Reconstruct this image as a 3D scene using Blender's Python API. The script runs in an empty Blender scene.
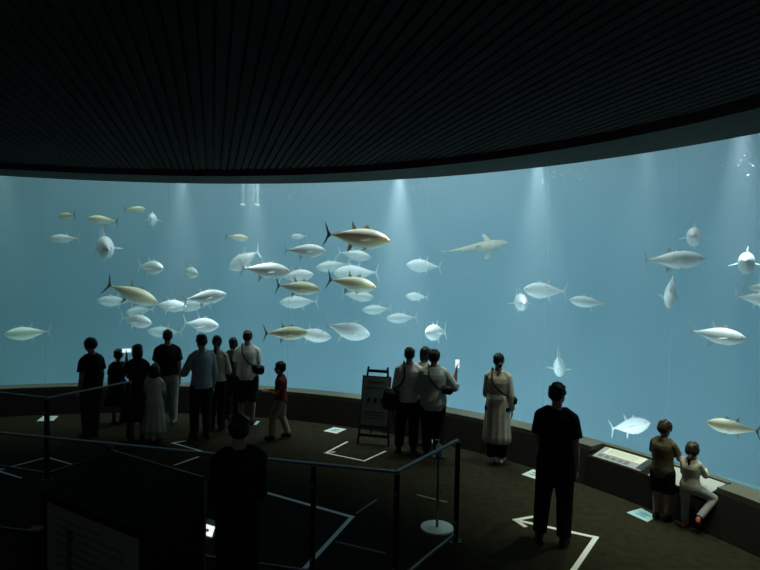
import bpy, bmesh, math, random
from math import sin, cos, pi, radians, hypot, atan2, sqrt
from mathutils import Vector, Matrix

sc = bpy.context.scene
COL = sc.collection
random.seed(7)

# ------------------------------------------------------------------ camera
F, PITCH, ROLL, EYE = 592.7, 0.033, 0.019, 3.0          # focal length in pixels of the 760 px frame
CX, CY, R = -4.11, 2.831, 9.315                          # centre and radius of the round viewing window
Z_TOP, Z_SILL = 4.604, 0.498

def cam_axes():
    cp, sp, cr, sr = cos(PITCH), sin(PITCH), cos(ROLL), sin(ROLL)
    fwd = Vector((0, cp, -sp)); up0 = Vector((0, sp, cp)); r0 = Vector((1, 0, 0))
    return r0 * cr + up0 * sr, up0 * cr - r0 * sr, fwd
CR, CU, CF = cam_axes()
cam_data = bpy.data.cameras.new('camera')
cam_data.sensor_fit = 'HORIZONTAL'; cam_data.sensor_width = 36.0
cam_data.lens = 36.0 * F / 760.0
cam_data.clip_end = 200
cam = bpy.data.objects.new('camera', cam_data); COL.objects.link(cam)
M3 = Matrix((CR, CU, -CF)).transposed()
cam.matrix_world = Matrix.Translation((0, 0, EYE)) @ M3.to_4x4()
sc.camera = cam

# ------------------------------------------------------------------ world, exposure
world = bpy.data.worlds.new('hall_darkness'); sc.world = world
world.use_nodes = True
world.node_tree.nodes['Background'].inputs[0].default_value = (0.5, 0.6, 0.7, 1)
world.node_tree.nodes['Background'].inputs[1].default_value = 0.002
sc.view_settings.view_transform = 'Standard'
sc.view_settings.look = 'None'
sc.view_settings.gamma = 1.0
sc.view_settings.exposure = 0.0
sc.view_settings.use_curve_mapping = False
sc.cycles.volume_bounces = 3
sc.cycles.max_bounces = 10
sc.cycles.transparent_max_bounces = 16

# ------------------------------------------------------------------ lamps over the tank and in the hall, plus added fill lights
def ring(r, ang, z):
    return Vector((CX + r * cos(ang), CY + r * sin(ang), z))

def ray(px, py):
    return (CF * F + CR * (px - 380) - CU * (py - 285)).normalized()

def at_radius(px, py, r):
    """where the line of sight through a pixel crosses the upright cylinder of radius r"""
    d = ray(px, py); ox, oy = -CX, -CY
    a = d.x * d.x + d.y * d.y; b = 2 * (ox * d.x + oy * d.y); c = ox * ox + oy * oy - r * r
    t = (-b + sqrt(b * b - 4 * a * c)) / (2 * a)
    return Vector((0, 0, EYE)) + d * t

def at_z(px, py, z=0.0):
    d = ray(px, py)
    return Vector((0, 0, EYE)) + d * ((z - EYE) / d.z)

def ang_at(px, py=250, r=R):
    p = at_radius(px, py, r); return atan2(p.y - CY, p.x - CX)

def light(name, kind, loc, energy, color=(1, 1, 1), target=None, **kw):
    d = bpy.data.lights.new(name, kind); d.energy = energy; d.color = color
    for k, v in kw.items(): setattr(d, k, v)
    o = bpy.data.objects.new(name, d); COL.objects.link(o); o.location = loc
    t = Vector(target) if target is not None else Vector(loc) - Vector((0, 0, 1))
    o.rotation_euler = (t - Vector(loc)).to_track_quat('-Z', 'Y').to_euler()
    return o

# floodlights hung over the water close behind the window: each makes a pale shaft and a pool on the hall floor
# (pixel column where the shaft enters, strength, colour)
CYAN, TEAL = (0.84, 0.97, 1.0), (0.66, 1.0, 0.80)
SHAFTS = [(-90, .3, TEAL), (8, .4, TEAL), (186, .9, CYAN), (258, 1.2, CYAN), (405, 2.6, CYAN), (545, 1.7, CYAN), (655, .4, CYAN), (752, 1.2, CYAN), (880, 1.0, CYAN)]
for px, s, c in SHAFTS:
    a = ang_at(px, 190, R + 1.2)
    light('tank_floodlight', 'SPOT', ring(R + .9, a, 5.02), 640 * s, c,
          target=ring(R + 1.1, a, 0), spot_size=radians(38), spot_blend=1.0, shadow_soft_size=0.1)
# broad lamps further over the tank
REAR = [(-330, .2, TEAL), (-110, .2, TEAL), (20, .28, TEAL), (150, .6, CYAN), (290, 1.0, CYAN), (430, 1.75, CYAN), (560, .45, CYAN), (680, .25, CYAN), (830, .35, CYAN)]
for px, s, c in REAR:
    a = ang_at(px, 250, R + 4)
    light('tank_lamp', 'AREA', ring(R + 4.2, a, 8.5), 20 * s, c, shape='RECTANGLE', size=2.6, size_y=3.4)
# overhead lamps that light the fish near the window
for px, s, c in REAR:
    a = ang_at(px, 250, R + 1.5)
    light('tank_near_lamp', 'AREA', ring(R + 1.6, a, 8.3), 122 * s, c, shape='RECTANGLE', size=1.4, size_y=1.0)
# added unseen fill behind the sill, turned outward to brighten the lower water
LOW = [(-330, .3, TEAL), (-110, .3, TEAL), (20, .3, TEAL), (150, .6, CYAN), (290, 1.0, CYAN), (430, 1.7, CYAN), (560, 1.0, CYAN), (680, .6, CYAN), (830, .5, CYAN)]
for px, s, c in LOW:
    a = ang_at(px, 250, R)
    light('tank_low_fill', 'AREA', ring(R + .2, a, -.25), 28 * s, c, target=ring(R + 4, a, .6), shape='RECTANGLE', size=2.4, size_y=.3)
# small warm downlights let into the soffit above the window wash the sill and the floor in front of it (pixel column, strength)
for px, s in [(-60, .3), (60, .35), (150, .4), (240, .6), (330, .9), (430, .9), (530, 1.2), (620, 1.5), (700, 1.5), (800, 1.3)]:
    a = ang_at(px, 300, R - .6)
    light('soffit_downlight', 'SPOT', ring(R - .55, a, 4.58), 175 * s, (0.92, 1.0, 0.74),
          target=ring(R - .95, a, 0), spot_size=radians(60), spot_blend=1.0, shadow_soft_size=0.05)
# dim fill lights added out of view behind the viewer, for the visitors' backs
for x, y in ((-5.5, -1.2), (0.5, -2.0)):
    light('hall_fill', 'AREA', (x, y, 4.45), 6.0, (0.9, 1.0, 0.95), target=(x * .6, 6.5, 0.5), size=0.5)

# ------------------------------------------------------------------ materials
def mat(name, color, rough=0.6, metal=0.0, noise=0.0, scale=20.0, spec=0.3, bump=0.0, emit=None, estr=0.0, coat=0.0):
    m = bpy.data.materials.new(name); m.use_nodes = True
    nt = m.node_tree; b = nt.nodes['Principled BSDF']
    b.inputs['Base Color'].default_value = (*color, 1)
    b.inputs['Roughness'].default_value = rough
    b.inputs['Metallic'].default_value = metal
    b.inputs['Specular IOR Level'].default_value = spec
    if coat: b.inputs['Coat Weight'].default_value = coat
    if emit:
        b.inputs['Emission Color'].default_value = (*emit, 1); b.inputs['Emission Strength'].default_value = estr
    if noise or bump:
        tc = nt.nodes.new('ShaderNodeTexCoord'); n = nt.nodes.new('ShaderNodeTexNoise')
        n.inputs['Scale'].default_value = scale; n.inputs['Detail'].default_value = 4
        nt.links.new(tc.outputs['Object'], n.inputs['Vector'])
        if noise:
            r = nt.nodes.new('ShaderNodeValToRGB')
            r.color_ramp.elements[0].position = 0.3; r.color_ramp.elements[1].position = 0.7
            r.color_ramp.elements[0].color = (*[c * (1 - noise) for c in color], 1)
            r.color_ramp.elements[1].color = (*[min(1, c * (1 + noise)) for c in color], 1)
            nt.links.new(n.outputs['Fac'], r.inputs['Fac']); nt.links.new(r.outputs['Color'], b.inputs['Base Color'])
        if bump:
            bp = nt.nodes.new('ShaderNodeBump'); bp.inputs['Strength'].default_value = bump; bp.inputs['Distance'].default_value = 0.01
            nt.links.new(n.outputs['Fac'], bp.inputs['Height']); nt.links.new(bp.outputs['Normal'], b.inputs['Normal'])
    return m

def clear_mat(name, color):
    m = bpy.data.materials.new(name); m.use_nodes = True; nt = m.node_tree; nt.nodes.clear()
    t = nt.nodes.new('ShaderNodeBsdfTransparent'); t.inputs[0].default_value = (*color, 1)
    o = nt.nodes.new('ShaderNodeOutputMaterial'); nt.links.new(t.outputs[0], o.inputs['Surface'])
    return m

def joint_mat():
    m = bpy.data.materials.new('acrylic_joint'); m.use_nodes = True; nt = m.node_tree; nt.nodes.clear()
    t = nt.nodes.new('ShaderNodeBsdfTransparent'); t.inputs[0].default_value = (1, 1, 1, 1)
    d = nt.nodes.new('ShaderNodeBsdfTranslucent'); d.inputs[0].default_value = (0.85, 0.92, 0.9, 1)
    mx = nt.nodes.new('ShaderNodeMixShader'); mx.inputs[0].default_value = 0.06
    o = nt.nodes.new('ShaderNodeOutputMaterial')
    nt.links.new(t.outputs[0], mx.inputs[1]); nt.links.new(d.outputs[0], mx.inputs[2]); nt.links.new(mx.outputs[0], o.inputs['Surface'])
    return m

def water_mat():
    m = bpy.data.materials.new('tank_water'); m.use_nodes = True; nt = m.node_tree; nt.nodes.clear()
    s = nt.nodes.new('ShaderNodeVolumeScatter'); s.inputs['Color'].default_value = (0.80, 0.92, 0.98, 1)
    s.inputs['Density'].default_value = WATER_SCATTER; s.inputs['Anisotropy'].default_value = 0.25
    ab = nt.nodes.new('ShaderNodeVolumeAbsorption'); ab.inputs['Color'].default_value = (0.27, 0.76, 0.88, 1)
    ab.inputs['Density'].default_value = WATER_ABSORB
    add = nt.nodes.new('ShaderNodeAddShader'); o = nt.nodes.new('ShaderNodeOutputMaterial')
    nt.links.new(s.outputs[0], add.inputs[0]); nt.links.new(ab.outputs[0], add.inputs[1])
    nt.links.new(add.outputs[0], o.inputs['Volume'])
    return m
WATER_SCATTER, WATER_ABSORB = 0.06, 0.06

M = dict(
    carpet=mat('dark_carpet', (0.023, 0.022, 0.014), 1.0, spec=0.04, noise=0.25, scale=9, bump=0.2),
    wall=mat('dark_wall_panel', (0.010, 0.009, 0.008), 0.85, spec=0.1, noise=0.1, scale=6),
    sill=mat('stone_sill', (0.115, 0.115, 0.082), 0.6, noise=0.08, scale=30),
    soffit=mat('dark_green_soffit', (0.042, 0.040, 0.030), 0.8, spec=0.1, noise=0.1, scale=3),
    slat=mat('black_slat', (0.048, 0.037, 0.036), 0.95, spec=0.02),
    ceil=mat('black_ceiling', (0.010, 0.010, 0.011), 0.8),
    acrylic=clear_mat('clear_acrylic', (0.97, 0.99, 0.99)),
    seam=joint_mat(),
    tankwall=mat('blue_tank_wall', (0.24, 0.40, 0.47), 0.8, noise=0.05, scale=0.7),
    tankfloor=mat('pale_tank_floor', (0.45, 0.62, 0.62), 0.9, noise=0.15, scale=2),
    steel=mat('brushed_steel', (0.15, 0.17, 0.17), 0.5, metal=0.6),
    blackmetal=mat('black_metal', (0.015, 0.016, 0.018), 0.45, metal=0.3),
    pane=clear_mat('clear_railing_glass', (0.95, 0.975, 0.97)),
    tape=mat('white_floor_tape', (0.78, 0.80, 0.78), 0.6),
    black=mat('black_cloth', (0.012, 0.012, 0.013), 0.95, spec=0.04),
)

# ------------------------------------------------------------------ mesh helpers
def link(name, me, m=None, parent=None, smooth=False):
    o = bpy.data.objects.new(name, me); COL.objects.link(o)
    if m is not None: me.materials.append(m)
    if smooth:
        for p in me.polygons: p.use_smooth = True
    if parent is not None: o.parent = parent
    return o

def obj(name, bm, m=None, parent=None, smooth=False, recalc=True):
    if recalc: bmesh.ops.recalc_face_normals(bm, faces=bm.faces[:])
    me = bpy.data.meshes.new(name); bm.to_mesh(me); bm.free()
    return link(name, me, m, parent, smooth)

def struct(name, bm, m, smooth=False):
    o = obj(name, bm, m, None, smooth); o['kind'] = 'structure'; return o

def tag(o, label, cat, group=None, kind=None):
    o['label'] = label; o['category'] = cat
    if group: o['group'] = group
    if kind: o['kind'] = kind
    return o

def thing(name, label, cat, loc=(0, 0, 0), rz=0.0, group=None):
    o = bpy.data.objects.new(name, None); COL.objects.link(o)
    o.location = loc; o.rotation_euler = (0, 0, rz); o.empty_display_size = 0.1
    return tag(o, label, cat, group)

def add_box(bm, lo, hi, mtx=None):
    vs = [bm.verts.new((x, y, z)) for x in (lo[0], hi[0]) for y in (lo[1], hi[1]) for z in (lo[2], hi[2])]
    for f in ((0, 1, 3, 2), (4, 6, 7, 5), (0, 4, 5, 1), (2, 3, 7, 6), (0, 2, 6, 4), (1, 5, 7, 3)):
        bm.faces.new([vs[i] for i in f])
    if mtx is not None: bmesh.ops.transform(bm, matrix=mtx, verts=vs)
    return vs

def add_bar(bm, a, b, w, h):
    """a straight bar of section w x h from a to b (h measured upwards)"""
    a, b = Vector(a), Vector(b); d = b - a
    q = d.to_track_quat('X', 'Z').to_matrix().to_4x4(); q.translation = a
    return add_box(bm, (0, -w / 2, -h / 2), (d.length, w / 2, h / 2), q)

def frame_of(d):
    d = d.normalized(); u = Vector((0, 0, 1)) if abs(d.z) < 0.9 else Vector((1, 0, 0))
    x = d.cross(u).normalized(); return x, d.cross(x).normalized()

def add_tube(bm, pts, rad, seg=12, cap=True):
    """tube through points; rad one radius or one per point"""
    pts = [Vector(p) for p in pts]
    rs = rad if isinstance(rad, (list, tuple)) else [rad] * len(pts)
    rings = []; x = None
    for i, p in enumerate(pts):
        d = (pts[min(i + 1, len(pts) - 1)] - pts[max(i - 1, 0)]).normalized()
        if x is None: x, y = frame_of(d)
        else:
            x = (x - d * x.dot(d)).normalized(); y = d.cross(x)
        rings.append([bm.verts.new(p + (x * cos(2 * pi * k / seg) + y * sin(2 * pi * k / seg)) * rs[i]) for k in range(seg)])
    for a, b in zip(rings, rings[1:]):
        for k in range(seg): bm.faces.new((a[k], a[(k + 1) % seg], b[(k + 1) % seg], b[k]))
    if cap: bm.faces.new(rings[0][::-1]); bm.faces.new(rings[-1])

def add_ball(bm, c, r, seg=14, mtx=None):
    r = r if isinstance(r, (list, tuple)) else (r, r, r)
    t = Matrix.Translation(Vector(c)) @ (mtx.to_4x4() if mtx is not None else Matrix.Identity(4)) @ Matrix.Diagonal((*r, 1))
    bmesh.ops.create_uvsphere(bm, u_segments=seg, v_segments=max(6, seg * 2 // 3), radius=1, matrix=t)

def add_loft(bm, rings, seg=28, wave=0.0, nwave=0, cap=True):
    """rings: (cx, cy, z, rx, ry)"""
    rr = []
    for n, (cx, cy, z, rx, ry) in enumerate(rings):
        w = wave * n / (len(rings) - 1) if wave else 0
        rr.append([bm.verts.new((cx + rx * (1 + w * sin(nwave * 2 * pi * k / seg)) * cos(2 * pi * k / seg),
                                 cy + ry * (1 + w * sin(nwave * 2 * pi * k / seg)) * sin(2 * pi * k / seg), z)) for k in range(seg)])
    for a, b in zip(rr, rr[1:]):
        for k in range(seg): bm.faces.new((a[k], a[(k + 1) % seg], b[(k + 1) % seg], b[k]))
    if cap: bm.faces.new(rr[0][::-1]); bm.faces.new(rr[-1])

def add_poly(bm, pts, thick, axis=Vector((0, 0, 1))):
    """flat outline pts (3D) given the thickness along axis"""
    h = Vector(axis) * thick / 2
    a = [bm.verts.new(Vector(p) - h) for p in pts]; b = [bm.verts.new(Vector(p) + h) for p in pts]
    bm.faces.new(a[::-1]); bm.faces.new(b); n = len(pts)
    for k in range(n): bm.faces.new((a[k], a[(k + 1) % n], b[(k + 1) % n], b[k]))

def arc_solid(bm, profile, a0, a1, n):
    """sweep a closed (r, z) profile round the hall's centre from angle a0 to a1"""
    rings = []
    for i in range(n + 1):
        a = a0 + (a1 - a0) * i / n
        rings.append([bm.verts.new(ring(r, a, z)) for r, z in profile])
    m = len(profile)
    for p, q in zip(rings, rings[1:]):
        for k in range(m): bm.faces.new((p[k], p[(k + 1) % m], q[(k + 1) % m], q[k]))
    bm.faces.new(rings[0][::-1]); bm.faces.new(rings[-1])

def remesh(bm, voxel, smooth=2):
    """join overlapping closed shapes into one continuous skin"""
    me = bpy.data.meshes.new('tmp'); bmesh.ops.recalc_face_normals(bm, faces=bm.faces[:]); bm.to_mesh(me); bm.free()
    o = bpy.data.objects.new('tmp', me); COL.objects.link(o)
    r = o.modifiers.new('r', 'REMESH'); r.mode = 'VOXEL'; r.voxel_size = voxel
    if smooth:
        s = o.modifiers.new('s', 'SMOOTH'); s.factor = 0.5; s.iterations = smooth
    dg = bpy.context.evaluated_depsgraph_get()
    out = bpy.data.meshes.new_from_object(o.evaluated_get(dg))
    bpy.data.objects.remove(o); bpy.data.meshes.remove(me)
    return out

# ------------------------------------------------------------------ the hall
A0, A1 = radians(-16), radians(196)
bm = bmesh.new()
for i in range(96):
    a, b = 2 * pi * i / 96, 2 * pi * (i + 1) / 96
    for r0, r1 in ((0, 3), (3, 6), (6, R - 0.35)):
        v = [ring(r0, a, 0), ring(r1, a, 0), ring(r1, b, 0), ring(r0, b, 0)]
        if r0 == 0: v = v[:3]
        bm.faces.new([bm.verts.new(p) for p in v])
bmesh.ops.remove_doubles(bm, verts=bm.verts[:], dist=1e-4)
struct('floor', bm, M['carpet'])

# low dark wall under the window, with a lower stretch that carries the slanted boards
N0, N1 = ang_at(723, 484, R - .2), ang_at(594, 446, R - .25)
LIP_R, LIP_Z = R - 0.41, 0.40
prof = [(R - .512, 0), (R - .33, .44), (R + .02, .44), (R + .02, 0)]
bm = bmesh.new()
arc_solid(bm, prof, A0, N0, 30)
arc_solid(bm, [(R - .512, 0), (LIP_R, LIP_Z - .02), (R - .05, .462), (R + .02, .462), (R + .02, 0)], N0, N1, 14)
arc_solid(bm, prof, N1, A1, 90)
struct('wall_front', bm, M['wall'])
bm = bmesh.new()
arc_solid(bm, [(R - .31, .44), (R - .31, Z_SILL), (R + .05, Z_SILL), (R + .05, .44)], A0, N0, 30)
arc_solid(bm, [(R - .05, .462), (R - .05, Z_SILL), (R + .05, Z_SILL), (R + .05, .462)], N0, N1, 14)
arc_solid(bm, [(R - .31, .44), (R - .31, Z_SILL), (R + .05, Z_SILL), (R + .05, .44)], N1, A1, 90)
struct('trim_1', bm, M['sill'])
bm = bmesh.new()
arc_solid(bm, [(R - .99, Z_TOP), (R - .99, 5.2), (R + .05, 9.6), (R + .05, Z_TOP)], A0, A1, 140)
struct('wall_lintel', bm, M['soffit'])
# ceiling: black boards with radial slats
bm = bmesh.new()
add_loft(bm, [(CX, CY, 4.755, R - .9, R - .9), (CX, CY, 4.95, R - .9, R - .9)], seg=96)
sd = ray(213, 255); sa = atan2(sd.y, sd.x)                  # the slats all run the same way, towards the window
for i in range(-70, 71):
    y = i * .12; L = (R - .97) ** 2 - y * y
    if L < .1: continue
    L = sqrt(L); mt = Matrix.Translation((CX, CY, 0)) @ Matrix.Rotation(sa, 4, 'Z')
    add_box(bm, (-L, y - .047, 4.72), (L, y + .047, 4.80), mt)
struct('ceiling', bm, M['slat'])
# hall wall behind the viewer
bm = bmesh.new()
arc_solid(bm, [(R - .2, 0), (R - .2, 5.0), (R + .05, 5.0), (R + .05, 0)], A1, A0 + 2 * pi, 60)
struct('wall_back', bm, M['wall'])

# the tank: window panels with their joints, water, wall and floor
SEAMS = sorted([ang_at(x, 300) for x in (45, 167, 288, 424, 545, 671)] + [A0, A1, radians(-2), radians(150), radians(173)])
for n, (a, b) in enumerate(zip(SEAMS, SEAMS[1:])):
    g = 0.0004
    bm = bmesh.new(); arc_solid(bm, [(R, Z_SILL - .05), (R, Z_TOP + .1), (R + .05, Z_TOP + .1), (R + .05, Z_SILL - .05)], a + g, b - g, 24)
    o = struct('window_%d' % (n + 1), bm, M['acrylic'])
    if n:
        bm = bmesh.new(); arc_solid(bm, [(R + .01, Z_SILL), (R + .01, Z_TOP), (R + .04, Z_TOP), (R + .04, Z_SILL)], a - g, a + g, 1)
        obj('window_joint', bm, M['seam'], o)
OUT = R + 7.2
bm = bmesh.new(); arc_solid(bm, [(R + .052, -1.05), (R + .052, 5.5), (OUT, 5.5), (OUT, -1.05)], A0, A1, 140)
struct('water', bm, water_mat())
bm = bmesh.new(); arc_solid(bm, [(OUT + .3, -1.3), (OUT + .3, 9.6), (OUT + .01, 9.6)] + [(OUT - 2.39 + 2.4 * cos(k * pi / 48), 1.35 - 2.42 * sin(k * pi / 48)) for k in range(25)] + [(OUT - 2.39, -1.3)], A0, A1, 140)
struct('wall_tank', bm, M['tankwall'])
bm = bmesh.new(); arc_solid(bm, [(R - .3, -1.3), (R - .3, -1.07), (OUT - 2.38, -1.07), (OUT - 2.38, -1.3)], A0, A1, 140)
struct('floor_tank', bm, M['tankfloor'])
bm = bmesh.new(); arc_solid(bm, [(R + .02, -1.1), (R + .02, .46), (R + .05, .46), (R + .05, -1.1)], A0, A1, 140)
struct('trim_2', bm, M['tankwall'])
bm = bmesh.new(); arc_solid(bm, [(R + .04, 9.5), (R + .04, 9.62), (OUT + .3, 9.62), (OUT + .3, 9.5)], A0, A1, 140)
struct('ceiling_tank', bm, M['ceil'])
for nm, a in (('wall_right', A0), ('wall_left', A1)):
    bm = bmesh.new(); arc_solid(bm, [(R - .25, -1.3), (R - .25, 9.6), (OUT + .3, 9.6), (OUT + .3, -1.3)], a - .012 if a < 0 else a, a if a < 0 else a + .012, 1)
    struct(nm, bm, M['tankwall'])

# ------------------------------------------------------------------ fish
def fish_mat(name, back, flank, belly, stripe=None, rough=0.42, metal=0.0):
    """fish colouring: flank and white belly, light from above painted into a pale back (heights across the body, in its own coordinates)"""
    m = bpy.data.materials.new(name); m.use_nodes = True; nt = m.node_tree; b = nt.nodes['Principled BSDF']
    tc = nt.nodes.new('ShaderNodeTexCoord'); sp = nt.nodes.new('ShaderNodeSeparateXYZ'); nt.links.new(tc.outputs['Object'], sp.inputs[0])
    nz = nt.nodes.new('ShaderNodeTexNoise'); nz.inputs['Scale'].default_value = 30; nt.links.new(tc.outputs['Object'], nz.inputs['Vector'])
    mr = nt.nodes.new('ShaderNodeMapRange'); mr.inputs['From Min'].default_value = -0.13; mr.inputs['From Max'].default_value = 0.13
    nt.links.new(sp.outputs['Z'], mr.inputs['Value'])
    ad = nt.nodes.new('ShaderNodeMath'); ad.operation = 'MULTIPLY_ADD'; ad.inputs[1].default_value = 0.08; nt.links.new(nz.outputs['Fac'], ad.inputs[0]); nt.links.new(mr.outputs[0], ad.inputs[2])
    r = nt.nodes.new('ShaderNodeValToRGB'); e = r.color_ramp.elements
    e[0].position = 0.22; e[0].color = (*belly, 1); e[1].position = 0.86; e[1].color = (*back, 1)  # back tone includes the overhead light that catches the fish's top
    k = e.new(0.5); k.color = (*flank, 1); k = e.new(0.68); k.color = (*(stripe or flank), 1)
    nt.links.new(ad.outputs[0], r.inputs['Fac']); nt.links.new(r.outputs['Color'], b.inputs['Base Color'])
    b.inputs['Roughness'].default_value = rough; b.inputs['Metallic'].default_value = metal
    return m
def fin_mat(name, c):
    m = bpy.data.materials.new(name); m.use_nodes = True; nt = m.node_tree; nt.nodes.clear()
    d = nt.nodes.new('ShaderNodeBsdfDiffuse'); d.inputs[0].default_value = (*c, 1)
    t = nt.nodes.new('ShaderNodeBsdfTranslucent'); t.inputs[0].default_value = (*c, 1)
    mx = nt.nodes.new('ShaderNodeMixShader'); mx.inputs[0].default_value = 0.45; o = nt.nodes.new('ShaderNodeOutputMaterial')
    nt.links.new(d.outputs[0], mx.inputs[1]); nt.links.new(t.outputs[0], mx.inputs[2]); nt.links.new(mx.outputs[0], o.inputs['Surface'])
    return m
FISH_KINDS = dict(
    silver=(fish_mat('silver_fish_skin', (0.84, 0.85, 0.80), (0.60, 0.62, 0.56), (0.90, 0.88, 0.86)), fin_mat('grey_fin', (0.68, 0.72, 0.70)), 1.28, 1.35),
    white=(fish_mat('white_fish_skin', (0.90, 0.92, 0.91), (0.90, 0.92, 0.90), (0.92, 0.92, 0.9)), fin_mat('pale_fin', (0.82, 0.86, 0.85)), 1.42, 1.35),
    brown=(fish_mat('olive_fish_skin', (0.84, 0.78, 0.54), (0.56, 0.47, 0.25), (0.82, 0.80, 0.64)), fin_mat('olive_fin', (0.50, 0.48, 0.34)), 1.25, 1.25),
    gold=(fish_mat('golden_fish_skin', (0.88, 0.76, 0.54), (0.95, 0.62, 0.24), (0.88, 0.80, 0.60), stripe=(0.13, 0.08, 0.045)), fin_mat('bronze_fin', (0.55, 0.42, 0.26)), 1.22, 1.15),
)
EYE_M = mat('fish_eye', (0.02, 0.02, 0.025), 0.15)
MOUTH_M = mat('fish_mouth', (0.22, 0.21, 0.20), 0.6)
DARK_TAIL = mat('dark_tail_fin', (0.06, 0.065, 0.065), 0.5)
PROFILE = [(0, .004), (.012, .016), (.04, .034), (.09, .062), (.17, .094), (.27, .119), (.38, .130), (.48, .127), (.58, .113), (.68, .089), (.77, .062), (.85, .038), (.91, .021), (.955, .013), (1, .011)]

def fin(name, pts, m, parent, axis, thick=.010):
    bm = bmesh.new(); add_poly(bm, pts, thick, axis)
    o = obj(name, bm, m, parent)
    bv = o.modifiers.new('edge', 'BEVEL'); bv.width = thick * .3; bv.segments = 2
    return o

def make_fish(kind):
    skin, finm, fat, finscale = FISH_KINDS[kind]
    t = thing('tuna', 'fish', 'fish')
    bm = bmesh.new(); rr = []; N = 20
    for s, h in PROFILE:
        x = .5 - s * .92; zc = -.012 * sin(pi * min(1, s * 1.1)) + .004; w = h * (.70 if s < .8 else .62)
        if s > .9: w = .013
        rr.append([bm.verts.new((x, w * fat * cos(2 * pi * k / N), zc + h * fat * sin(2 * pi * k / N))) for k in range(N)])
    for a, b in zip(rr, rr[1:]):
        for k in range(N): bm.faces.new((a[k], a[(k + 1) % N], b[(k + 1) % N], b[k]))
    bm.faces.new(rr[0][::-1]); bm.faces.new(rr[-1])
    for k in range(6):                                   # finlets ride on the body's narrow end
        x = -.20 - k * .032
        for sg in (1, -1):
            z = sg * (.068 - k * .009) * fat
            add_poly(bm, [(x + .012, 0, z - sg * .006), (x - .012, 0, z - sg * .01), (x - .018, 0, z + sg * .016)], .006, Vector((0, 1, 0)))
    body = obj('body', bm, skin, t, True)
    sub = body.modifiers.new('round', 'SUBSURF'); sub.levels = sub.render_levels = 1
    Y = Vector((0, 1, 0)); f = finscale
    fin('tail_fin', [(-.405, 0, .014), (-.44, 0, .045 * f), (-.475, 0, .105 * f), (-.515, 0, .170 * f), (-.505, 0, .12 * f), (-.478, 0, .055 * f), (-.462, 0, 0),
                     (-.478, 0, -.055 * f), (-.505, 0, -.12 * f), (-.515, 0, -.170 * f), (-.475, 0, -.105 * f), (-.44, 0, -.045 * f), (-.405, 0, -.014)], DARK_TAIL if kind in ('gold', 'brown') else finm, t, Y)
    z = .118 * fat
    fin('dorsal_fin', [(.17, 0, z - .012), (.145, 0, z + .055), (.125, 0, z + .062), (.08, 0, z + .015), (.02, 0, z - .004)], finm, t, Y)
    fin('second_dorsal_fin', [(-.02, 0, z - .015), (-.06, 0, z + .035), (-.105, 0, z + .092 * f), (-.098, 0, z + .05), (-.095, 0, z - .03)], finm, t, Y)
    fin('anal_fin', [(-.05, 0, -z + .015), (-.09, 0, -z - .045), (-.135, 0, -z - .092 * f), (-.13, 0, -z - .045), (-.12, 0, -z + .035)], finm, t, Y)
    for s in (1, -1):
        y = .078 * fat * s
        fin('pectoral_fin', [(.22, y * .93, -.012), (.20, y * 1.15, -.03), (.12, y * 1.9, -.045), (.04, y * 2.45, -.055), (.10, y * 1.75, -.03), (.19, y, -.002)], finm, t, Vector((0, .35, .94)), .008)
        fin('pelvic_fin', [(.18, y * .35, -z + .02), (.14, y * .5, -z - .025), (.10, y * .55, -z - .045), (.12, y * .35, -z + .01)], finm, t, Y, .008)
        bm = bmesh.new(); add_ball(bm, (.425, .037 * fat * s, .014), (.013, .006, .013), 10); obj('eye', bm, EYE_M, t, True)
    bm = bmesh.new(); add_ball(bm, (.476, 0, -.010), (.014, .013 * fat, .0025), 12); obj('mouth', bm, MOUTH_M, t, True)
    return t

def copy_tree(o, parent=None):
    c = o.copy(); COL.objects.link(c)
    if parent is not None: c.parent = parent
    for ch in list(o.children): copy_tree(ch, c)
    return c

def place_fish(o, px, py, length, yaw, pitch, roll, off):
    """yaw 0: nose to the right along the window; 90: towards the viewer; 180: nose to the left; -90: away"""
    p = at_radius(px, py, R + off)
    away = Vector((p.x, p.y, 0)).normalized(); right = Vector((away.y, -away.x, 0))
    a = radians(yaw); h = right * cos(a) - away * sin(a)
    o.location = p
    m = Matrix.Rotation(atan2(h.y, h.x), 3, 'Z') @ Matrix.Rotation(-radians(pitch), 3, 'Y') @ Matrix.Rotation(radians(roll), 3, 'X')
    o.rotation_euler = m.to_euler()
    s = length * (p - Vector((0, 0, EYE))).dot(CF) / F
    o.scale = (s, s, s)

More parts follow.
